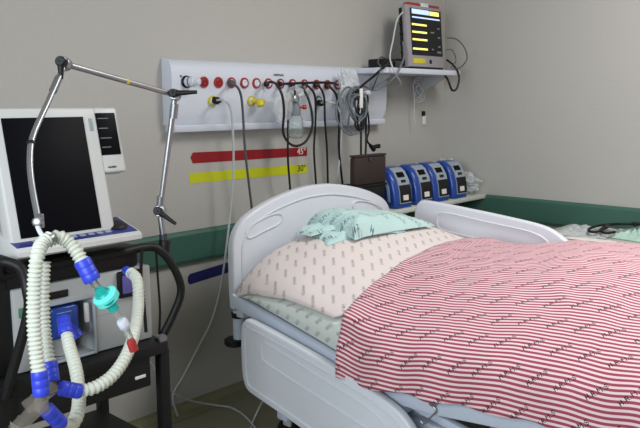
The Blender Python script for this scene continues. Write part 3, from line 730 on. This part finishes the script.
# pink sheet
def fs(u, v):
    Y = -.415-(1.03-.415)*v; a = -1+2*u
    wn = .515
    if a < 0: wn -= .06*max(0, min(1, (-Y-.93)/.06))*min(1, -a*2)
    X = XC+a*wn
    z = surf(X, Y)+.010
    if a < -.93:                                                       # near edge drops a little over the mattress side
        k = (-a-.93)/.07; z -= .012*k; X += .006*k
    z += fold(X, Y, .006, 6, 3, .6)+.004*sin(18*Y+5*X)*max(0, abs(a)-.7)
    # the loose corner curls down at the head end
    if v < .12 and a < -.75: z -= .02*(1-v/.12)*(-a-.75)*4
    return (X, Y, z), (X, -Y)
cloth_grid(70, 60, fs, .004, 'bed_sheet', M['sheet'], 'pale pink striped sheet with printed letters at the head of the bed', 'sheet')

# red striped blanket
def fb(u, v):
    near = max(0, (u-.55)/.45)                                       # across: 0 far side .. 1 near hem; along: 0 head side
    Yb = -.945-.055*near**1.5-.02*max(0, .15-u)/.15
    Y = Yb-(2.47+Yb)*v
    X0, Xk = -1.03, -1.84
    hem = lin([(-.9, .445), (-1.1, .430), (-1.3, .455), (-1.6, .480), (-1.85, .500), (-2.0, .52), (-2.5, .58)], Y)+.010*noise.noise(Vector((0, Y*9, 3)))
    zk = surf(Xk, Y)+.020; sl = (surf(Xk+.01, Y)-surf(Xk-.01, Y))/.02
    Xh = -2.118-.007*sin(Y*31)-.010*noise.noise(Vector((2, Y*8, 9)))
    c1 = (Xk-.20, zk-sl*.20); c2 = (Xh+.012, hem+.13)
    ev = math.exp(-(v/.07)**2)
    def prof_(q):
        if q < .72: x = X0+(Xk-X0)*q/.72; return x, surf(x, Y)+.020
        k = (q-.72)/.28; a, b_, c, d = (1-k)**3, 3*k*(1-k)**2, 3*k*k*(1-k), k**3
        x, zz = a*Xk+b_*c1[0]+c*c2[0]+d*Xh, a*zk+b_*c1[1]+c*c2[1]+d*hem
        if x > -2.075: zz += ev*max(0, surf(x, Y)+.022-zz)*min(1, (x+2.075)/.02)
        return x, zz
    X, z = prof_(u)
    S = 0; lx, lz = prof_(0); n = 40
    for k in range(1, n+1):
        xx, zz = prof_(u*k/n); S += sqrt((xx-lx)**2+(zz-lz)**2); lx, lz = xx, zz
    w = 1-.75*max(0, min(1, (u-.7)/.15))
    z += w*(fold(X, Y, .010, 5.0, 7, 1.1)+fold(X, Y, .005, 13, 17, .9))
    z += .014*math.exp(-((Y+1.0+.25*(X+1.4))/.06)**2)*max(0, 1-abs(X+1.2)/.35)
    wob = .010*noise.noise(Vector((X*4, Y*4, 2)))
    return (X, Y, z), (-S+wob, -Y+wob)
cloth_grid(150, 150, fb, .005, 'blanket', M['blanket'], 'red and white striped blanket with printed letters over the bed', 'blanket')

# mint cloth: folded pile, left end showing its layers
def fm(u, v, layer=0):
    # outline in bed coordinates
    P0 = Vector(atZ(297, 214, .87)); P1 = Vector(atZ(421, 229, .81))
    return P0, P1
tw = thing('folded_cloth', 'crumpled mint green cloth lying at the head of the bed', 'cloth', (-1.45, -.62, .85))
def cloth_layer(name, quad, h, seed, z0, th=.004, n=44, amp=.012, lift=None):
    """quad: four photo points (left-back, right-back, right-front, left-front) set down on the bed surface"""
    Q = [Vector(q) for q in quad]
    bm = nb(); uvl = bm.loops.layers.uv.new('UVMap'); G = {}; uvd = {}
    for s_ in (1, -1):
        for i in range(n+1):
            for j in range(n+1):
                u, v = i/n, j/n
                p = Q[0].lerp(Q[1], u).lerp(Q[3].lerp(Q[2], u), v)
                e = min(1, 5*min(u, 1-u, v, 1-v)); e = sqrt(1-(1-e)**2)
                base = surf(p.x, p.y)+.016+z0
                q = Vector((u*5+seed, v*7, seed)); w = noise.noise(q)+.6*abs(noise.noise(q*2.2))+.3*sin(v*30+6*noise.noise(q))
                z = base+(h*e*(1+(lift(u, v) if lift else 0))+amp*w*e if s_ > 0 else -.003*e)
                wx = .012*noise.noise(Vector((seed, u*6, v*6)))
                if s_ < 0 and (i in (0, n) or j in (0, n)): G[(s_, i, j)] = G[(1, i, j)]
                else:
                    vv = bm.verts.new((p.x+wx, p.y+wx, z)); G[(s_, i, j)] = vv; uvd[vv] = (p.x*1.0+w*.01, -p.y+w*.01)
        for i in range(n):
            for j in range(n): bm.faces.new((G[(s_, i, j)], G[(s_, i+1, j)], G[(s_, i+1, j+1)], G[(s_, i, j+1)]))
    for f in bm.faces:
        for l in f.loops: l[uvl].uv = uvd[l.vert]
    return part(name, bm, M['towel'], tw)
cloth_layer('lower_fold', [(-1.72, -.50, 0), (-1.30, -.52, 0), (-1.42, -.77, 0), (-1.79, -.66, 0)], .018, 1.3, 0)
cloth_layer('middle_fold', [(-1.76, -.46, 0), (-1.35, -.47, 0), (-1.52, -.68, 0), (-1.79, -.57, 0)], .014, 4.1, .020)
cloth_layer('top_fold', [(-1.68, -.43, 0), (-1.28, -.50, 0), (-1.24, -.79, 0), (-1.70, -.73, 0)], .05, 9.7, .012, amp=.007, lift=lambda u, v: .7-1.4*u)

# ------------------------------------------------------------------ ventilator
VY = -.75
ta = radians(13)
def vt(x, y, z):                                                     # display frame, tilted back about z=.99
    return Vector((x, VY-.02+y*cos(ta)+z*sin(ta), .985+z*cos(ta)-y*sin(ta)))
VL = atY(12, 243, -.77).x
def vbox(bm, x0, x1, y0, y1, z0, z1, bev=0):
    tb = nb(); box(tb, x0, x1, y0, y1, z0, z1, bev, 3)
    for v in tb.verts: v.co = vt(*v.co)
    merge(bm, tb); return bm
vn = thing('ventilator', 'white lung ventilator with a large dark screen standing on a black cart', 'ventilator', (-2.88, -.6, .65))
dsp = part('display', vbox(nb(), VL, -2.785, 0, .05, .0, .362, .008), M['vent'], vn)
part('screen', vbox(nb(), VL+.026, -2.828, -.002, .004, .024, .335, .001), M['vscreen'], dsp)
sd = part('side_monitor', vbox(nb(), -2.792, -2.715, .002, .05, .175, .362, .008), M['vent'], vn)
part('screen', vbox(nb(), -2.788, -2.727, -.0005, .006, .225, .345, .001), M['vscreen'], sd)
for k, z in enumerate((.328, .300, .272, .246)):
    part('readout', vbox(nb(), -2.784, -2.75-.006*(k % 2), -.0012, -.0004, z, z+.0022), M['e_grn'], sd, smooth=False)
part('lettering', text_bm('ventilar', .009, lambda u, v, w: vt(-2.775+u, .001-w, .188+v)), M['textd'], sd, smooth=False)
part('indicator', vbox(nb(), -2.812, -2.802, -.002, .002, .295, .33, .001), M['grey'], dsp)
part('knob', lathe(nb(), vt(-2.718, .02, .30), (1, 0, 0), [(0, .004), (.008, .004)], 10), M['black'], sd)
BF, BB = -.80, -.69
BX = atY(141, 234, BF).x; zb0 = atY(141, 240, BF).z; zb1 = atY(140, 231, BF).z; zb2 = atY(134, 215, BB).z
bar = part('control_bar', prism(nb(), [(BB, zb2), (BF, zb1), (BF-.008, zb1-.008), (BF-.008, zb0+.006), (BF, zb0), (BB, zb0)], lambda y, z: Vector((VL-.005, y, z)), lambda y, z: Vector((BX, y, z)), .004), M['vent'], vn)
sx = (zb2-zb1)/(BB-BF)
def on_bar(x, y, h): return Vector((x, y, zb1+(y-BF)*sx+h))
part('membrane', prism(nb(), [(BX-.008, BB), (BX-.008, BF+.004), (VL, BF+.004), (VL, BF+.04), (-2.80, BF+.04), (-2.79, BF+.045), (-2.783, BB)], lambda x, y: on_bar(x, y, -.002), lambda x, y: on_bar(x, y, .0015)), M['navy'], bar)
kn_ = on_bar(BX-.048, (BB+BF)/2, .001)
ndir = (0, -sx, 1)
part('rotary_knob', lathe(nb(), kn_, ndir, [(0, .034), (.003, .034), (.006, .028), (.008, .026), (.009, .02)], 28), M['black'], bar)
b = nb()
for k in range(9):
    x = -2.815-.026*k
    tb = nb(); box(tb, x-.008, x+.008, BF+.016, BF+.028, 0, .001)
    for v in tb.verts: v.co = on_bar(v.co.x, v.co.y, .0018+v.co.z)
    part('key', tb, M['grey'], bar)
part('neck', box(nb(), -3.0, -2.84, -.68, -.5, .93, 1.0, .02), M['black'], vn)
part('top_cover', box(nb(), VL-.01, -2.70, -.745, -.45, .876, .94, .01), M['black'], vn)
# main housing, front face at VY
bx0, bx1, bz0, bz1 = atY(13, 300, VY).x, -2.665, .652, .875
b = nb()
rx0, rx1, rz0, rz1 = -2.998, -2.862, .662, .815                          # the recess for the water chamber
box(b, bx0, rx0, VY, -.42, bz0, bz1, .006); box(b, rx1, bx1, VY, -.42, bz0, bz1, .006)
box(b, rx0-.006, rx1+.006, VY, -.42, rz1, bz1, .0); box(b, rx0-.006, rx1+.006, VY, -.42, bz0, rz0, 0); box(b, rx0-.006, rx1+.006, VY+.12, -.42, rz0, rz1, 0)
hs = part('housing', b, M['lgrey'], vn)
part('side_cover', box(nb(), bx0-.05, bx0-.0005, VY+.012, -.42, bz0, .94, .004), M['black'], vn)
b = nb(); fr = [(rx0, rz0), (rx1, rz0), (rx1, rz1), (rx0, rz1)]
for (x0, x1, z0, z1) in ((rx0-.008, rx0, rz0-.008, rz1+.008), (rx1, rx1+.008, rz0-.008, rz1+.008), (rx0, rx1, rz1, rz1+.008), (rx0, rx1, rz0-.008, rz0)):
    box(b, x0, x1, VY-.008, VY+.004, z0, z1, .002)
part('recess_frame', b, M['grey'], hs)
wc = part('water_chamber', box(nb(), -2.982, -2.898, VY+.0, VY+.09, .715, .808, .012, 3), M['blue'], vn)
for k in range(3): part('graduation', box(nb(), -2.965, -2.935+.006*k, VY-.001, VY+.001, .765+.012*k, .7665+.012*k), M['grey'], wc, smooth=False)
part('chamber_base', lathe(nb(), (-2.94, VY+.05, .665), (0, 0, 1), [(0, .035), (.04, .04), (.05, .04)], 24), M['lgrey'], wc)
part('elbow_port', tube(nb(), [Vector((-2.935, VY+.02, .745)), Vector((-2.933, VY-.02, .738)), Vector((-2.925, VY-.035, .722))], .017, 16), M['hblue'], wc)
part('latch', box(nb(), -2.887, -2.876, VY-.012, VY, .75, .805, .003), M['vent'], hs)
part('nameplate', box(nb(), -3.005, -2.93, VY-.003, VY+.001, .832, .852, .001), M['black'], hs)
port = part('port_block', box(nb(), atY(116, 272, VY).x, atY(139, 272, VY).x, VY-.014, VY+.005, .795, .872, .006), M['black'], hs)
part('port_face', box(nb(), atY(119, 272, VY).x, atY(135, 272, VY).x, VY-.018, VY-.013, .808, .862, .003), mat('violet_panel', (92, 84, 150), .4), port)
part('badge', box(nb(), -2.862, -2.85, VY-.002, VY+.001, .77, .79, .001), M['grey'], hs)
part('door_seam', box(nb(), -2.845, -2.79, VY-.0012, VY+.001, .758, .7595), M['grey'], hs)
part('switch', box(nb(), -2.735, -2.725, VY-.004, VY+.001, .70, .712, .001), M['black'], hs)
part('side_label', box(nb(), bx0+.012, bx0+.024, VY-.002, VY+.001, .80, .826, .001), M['green'], hs)

# ------------------------------------------------------------------ cart
ct_ = thing('ventilator_cart', 'black metal cart with tube handles carrying the ventilator', 'cart', (-2.88, -.6, 0))
part('top_tray', box(nb(), -3.16, -2.645, -.80, -.36, .612, .650, .006), M['black'], ct_)
hp = [Vector((-3.14, -.80, .62)), atY(27, 318, -.86), atY(27, 290, -.87), atY(20, 268, -.84), atY(0, 262, -.80), Vector((-3.10, -.74, .915)), Vector((-3.0, -.74, .922)), Vector((-2.8, -.75, .925)), atY(148, 247, -.75), atY(163, 253, -.76), atY(176, 272, -.77), atY(181, 292, -.77), atY(173, 315, -.76), atY(162, 337, -.75)]
part('handle', tube(nb(), hp, .0125, 14), M['rubber'], ct_)
cl = part('clamp', cyl(nb(), atY(164, 252, -.75), atY(165, 240, -.75), .018, 16), M['rubber'], ct_)
part('strap', tube(nb(), P((142, 250, -.765), (141, 275, -.765), (144, 305, -.765), (146, 332, -.765)), .005, 8), M['rubber'], ct_)
part('strap', tube(nb(), P((156, 250, -.745), (158, 280, -.745), (160, 310, -.745), (159, 336, -.745)), .0035, 8), M['rubber'], ct_)
for x, y in ((-2.642, -.76), (-3.145, -.78), (-2.642, -.40), (-3.145, -.40)):
    part('leg', box(nb(), x-.0165, x+.0165, y-.0165, y+.0165, .10, .614, .004), M['rubber'], ct_)
    cs = part('caster', cyl(nb(), (x-.012, y, .04), (x+.012, y, .04), .04, 22), M['rubber'], ct_)
    part('fork', box(nb(), x-.018, x+.018, y-.014, y+.014, .066, .102, .004), M['dsteel'], cs)
kk = atY(161, 338, -.785)
part('knob', lathe(nb(), kk, (0, -1, 0), [(-.02, .008), (.0, .008), (.004, .014), (.012, .014)], 10), M['chrome'], ct_)
part('bottom_tray', box(nb(), -3.14, -2.65, -.76, -.40, .30, .325, .006), M['rubber'], ct_)
dr = part('drawer', box(nb(), -3.10, -2.70, -.785, -.42, .52, .611, .005), M['rubber'], ct_)
part('label_plate', box(nb(), -2.755, -2.72, -.788, -.784, .553, .562, .001), M['textw'], dr)
t = thing('power_unit', 'small grey socket unit mounted under the cart tray on its right', 'device', (-2.68, -.60, .50))
part('case', box(nb(), -2.697, -2.66, -.70, -.50, .48, .600, .005), M['lgrey'], t)
part('socket', box(nb(), -2.695, -2.68, -.706, -.699, .55, .575, .002), M['black'], t)

# ------------------------------------------------------------------ support arm and breathing circuit
def V(x, y, D): return atD(x, y, D)
arm = thing('support_arm', 'jointed chrome support arm with black levers holding the breathing hoses', 'support arm', tuple(V(165, 245, 2.235)))
a0, a1, a2, a3 = V(164, 243, 2.235), V(160, 211, 2.22), V(175, 95, 2.16), V(65, 64, 1.82)
a4, a5, a6 = V(31, 140, 1.66), V(33, 195, 1.60), V(38, 218, 1.56)
part('lower_tube', cyl(nb(), a0, a1, .0095, 16), M['chrome'], arm)
part('socket_fitting', cyl(nb(), V(165, 247, 2.235), V(163, 234, 2.23), .013, 16), M['dsteel'], arm)
part('middle_tube', cyl(nb(), a1, a2, .0085, 16), M['chrome'], arm)
part('upper_tube', cyl(nb(), a2, a3, .0075, 16), M['chrome'], arm)
part('gooseneck', tube(nb(), [a3, V(48, 102, 1.73), V(33, 136, 1.665), V(30, 160, 1.63), V(32, 185, 1.60), a6], .0068, 14), M['chrome'], arm)
part('sleeve', cyl(nb(), V(58.5, 78, 1.79), V(53, 91, 1.76), .0095, 14), M['chrome'], arm)
part('sleeve', cyl(nb(), V(174.5, 104, 2.16), V(173, 118, 2.17), .012, 14), M['chrome'], arm)
part('sleeve', cyl(nb(), V(161, 196, 2.21), V(160, 210, 2.22), .012, 14), M['chrome'], arm)
part('band', cyl(nb(), a2.lerp(a3, .47), a2.lerp(a3, .49), .0085, 14), M['yellow'], arm)
part('band', cyl(nb(), V(31, 142, 1.655), V(31, 144.5, 1.652), .0092, 14), M['black'], arm)
nF = -FW
for c, r_, tipp in ((a1, .018, (176, 224)), (a2, .017, (197, 92)), (a3, .016, (61, 79))):
    j = part('joint', lathe(nb(), c-nF*.014, nF, [(0, r_*.9), (.004, r_), (.024, r_), (.028, r_*.85)], 22), M['chrome'], arm)
    D_ = (c-CAM).dot(FW)-.03; tip = V(*tipp, D_)
    base = c+nF*.03
    sweep(bm := nb(), [base, base.lerp(tip, .25), base.lerp(tip, .6), tip], lambda i: (.0115, .008, .0065, .005)[i], 12)
    part('lever', bm, M['rubber'], j)
    part('lever_hub', lathe(nb(), base-nF*.004, nF, [(0, .012), (.008, .013), (.014, .010)], 16), M['rubber'], j)
part('swivel', lathe(nb(), V(38, 222, 1.55), nF, [(-.008, .010), (.008, .010), (.010, .007)], 18), M['chrome'], arm)
part('clip', box(nb(), 0, .014, -.008, .008, -.03, .0, .002), M['chrome'], arm).data.transform(Matrix.Translation(V(36, 214, 1.552)))
part('hook_stem', tube(nb(), [V(36, 222, 1.55), V(40, 232, 1.54), V(46, 240, 1.54)], .005, 10), M['white'], arm)
part('hose_holder', cyl(nb(), V(40, 245, 1.54), V(55, 236, 1.55), .011, 18), M['chrome'], arm)

PITCHR = .0092
def corrugated(pts, r, pitch):
    Pp = resample(crom(pts, 12), pitch/4)
    return sweep(nb(), Pp, lambda i: r*(1.03, .92, .74, .92)[i % 4], 16)
def cuff(a, b, r=.0165):
    a, b = Vector(a), Vector(b); d = (b-a)
    return lathe(nb(), a, d, [(0, r*.92), (d.length*.06, r), (d.length*.32, r), (d.length*.34, r*.95), (d.length*.37, r), (d.length*.63, r), (d.length*.65, r*.95), (d.length*.68, r), (d.length*.94, r), (d.length, r*.9)], 22)
def hose(label, pts, cuffs, r=.0150, loc=None, pitch=PITCHR):
    t = thing('breathing_hose', label, 'hose', tuple(loc or pts[-1]), 'corrugated breathing hoses')
    part('tube', corrugated(pts, r, pitch), M['hose'], t, angle=80)
    for a, b_, rr in cuffs: part('cuff', cuff(a, b_, rr), M['hblue'], t, 'blue rubber cuff')
    return t
hose('white corrugated hose hanging straight down from the arm holder at the left',
     [V(50, 238, 1.55), V(42, 244, 1.53), V(37, 258, 1.50), V(34.5, 285, 1.50), V(34, 320, 1.50), V(36, 350, 1.50), V(39, 374, 1.50)], [(V(39, 371, 1.50), V(41.5, 396, 1.50), .0165)], .0150)
hose('short corrugated hose behind the left hanging hose, ending in a cuff above the connector',
     [V(44, 262, 1.60), V(43, 290, 1.60), V(44, 325, 1.60), V(47, 350, 1.585), V(50, 366, 1.58)], [(V(49.5, 362, 1.58), V(52, 382, 1.57), .0165)], .0145)
hose('corrugated hose bending right from the arm holder to the green filter',
     [V(48, 241, 1.56), V(58, 237, 1.57), V(68, 242, 1.58), V(76, 251, 1.58), V(83, 263, 1.58)], [(V(81.5, 260, 1.58), V(93, 281, 1.585), .0185)], .0155)
hose('corrugated hose from the violet port curving down to the lower connector',
     [V(131, 273, 2.01), V(137, 280, 1.97), V(138.5, 300, 1.92), V(136, 325, 1.84), V(128, 352, 1.75), V(114, 374, 1.68), V(96, 387, 1.63), V(78, 391.5, 1.60)], [(V(126, 270, 2.04), V(134, 276, 1.99), .0125), (V(80, 391.5, 1.60), V(60, 388, 1.57), .0165)], .0148, pitch=.0125)
hose('corrugated hose from the blue water chamber sagging to the lowest cuff',
     [V(65, 326, 1.92), V(69, 345, 1.88), V(76, 370, 1.80), V(79, 395, 1.74), V(77, 415, 1.68), V(70, 426, 1.64), V(60, 424, 1.58)], [(V(63, 318, 1.93), V(66, 334, 1.90), .018), (V(61, 424, 1.58), V(46, 409, 1.53), .0165)], .0158, pitch=.0125)

fl = thing('breathing_filter', 'teal breathing filter between clear connectors with a red end cap', 'filter', tuple(V(106, 297, 1.60)))
def seg(x0, y0, x1, y1, pr, m_, nm):
    a, b_ = V(x0, y0, 1.59), V(x1, y1, 1.60); L_ = (b_-a).length
    part(nm, lathe(nb(), a, b_-a, [(p[0]*L_, p[1]) for p in pr], 26), M[m_], fl)
seg(91, 279, 99, 290, [(0, .009), (1, .0085)], 'clear', 'inlet_tube')
seg(93, 276, 101, 287, [(0, .003), (1, .003)], 'chrome', 'sample_pin')
seg(98, 288, 105, 297, [(0, .010), (.5, .012), (.55, .017), (1, .022)], 'teal', 'filter_cone')
seg(104, 294.5, 108.5, 300, [(0, .022), (.1, .0275), (.9, .0275), (1, .023)], 'tealbright', 'filter_disc')
seg(108, 300, 115, 310, [(0, .021), (.4, .016), (.45, .012), (1, .011)], 'teal', 'filter_cone')
seg(115, 310, 124, 323, [(0, .008), (1, .008)], 'clear', 'connector_tube')
seg(121, 320, 126, 328, [(0, .010), (.2, .012), (.8, .012), (1, .010)], 'white', 'collar')
seg(125, 327, 132, 342, [(0, .0085), (1, .007)], 'clear', 'connector_tube')
seg(130.5, 340, 134, 350, [(0, .008), (.2, .010), (1, .010)], 'red', 'end_cap')

yc = thing('tube_connector', 'smoky brown clear connector with branches joining the blue cuffs at bottom left', 'connector', tuple(V(40, 405, 1.52)))
def hollow(a, b_, r):
    a, b_ = Vector(a), Vector(b_); L_ = (b_-a).length
    return lathe(nb(), a, b_-a, [(0, r), (L_*.3, r*.95), (L_*.32, r*1.05), (L_*.36, r*1.05), (L_*.38, r*.9), (L_, r*.95)], 22)
part('main_tube', hollow(V(14, 432, 1.48), V(43, 402, 1.52), .0165), M['amber'], yc)
part('branch', hollow(V(41, 394, 1.50), V(43, 408, 1.52), .0135), M['amber'], yc)
part('branch', hollow(V(26, 408, 1.53), V(55, 386, 1.57), .0155), M['amber'], yc)
part('branch', hollow(V(38, 404, 1.52), V(48, 412, 1.53), .0135), M['amber'], yc)
part('elbow', hollow(V(50, 380, 1.57), V(52, 392, 1.57), .0135), M['amber'], yc)

# ------------------------------------------------------------------ thin tubes on the floor
def fl_tube(l, r, m_, label):
    pts = [Vector((*atZ(x, y, .0)[:2], 0)) if False else atZ(x, y, z) for x, y, z in l]
    t = thing('floor_tube', label, 'tube', (pts[-1].x, pts[-1].y, 0), 'thin white tubes by the bed')
    part('cord', tube(nb(), pts, r, 8), m_, t)
fl_tube([(150, 362, .34), (160, 378, .24), (176, 394, .14), (192, 401, .07), (215, 405, .02), (232, 408, .008), (246, 417, .008), (262, 436, .008)], .0042, M['wcable'], 'thin white tube curling across the floor from the cart')
fl_tube([(250, 440, .008), (252, 425, .008), (258, 410, .05), (265, 398, .14), (280, 380, .24)], .0042, M['wcable'], 'thin white tube rising from the floor under the near side rail')
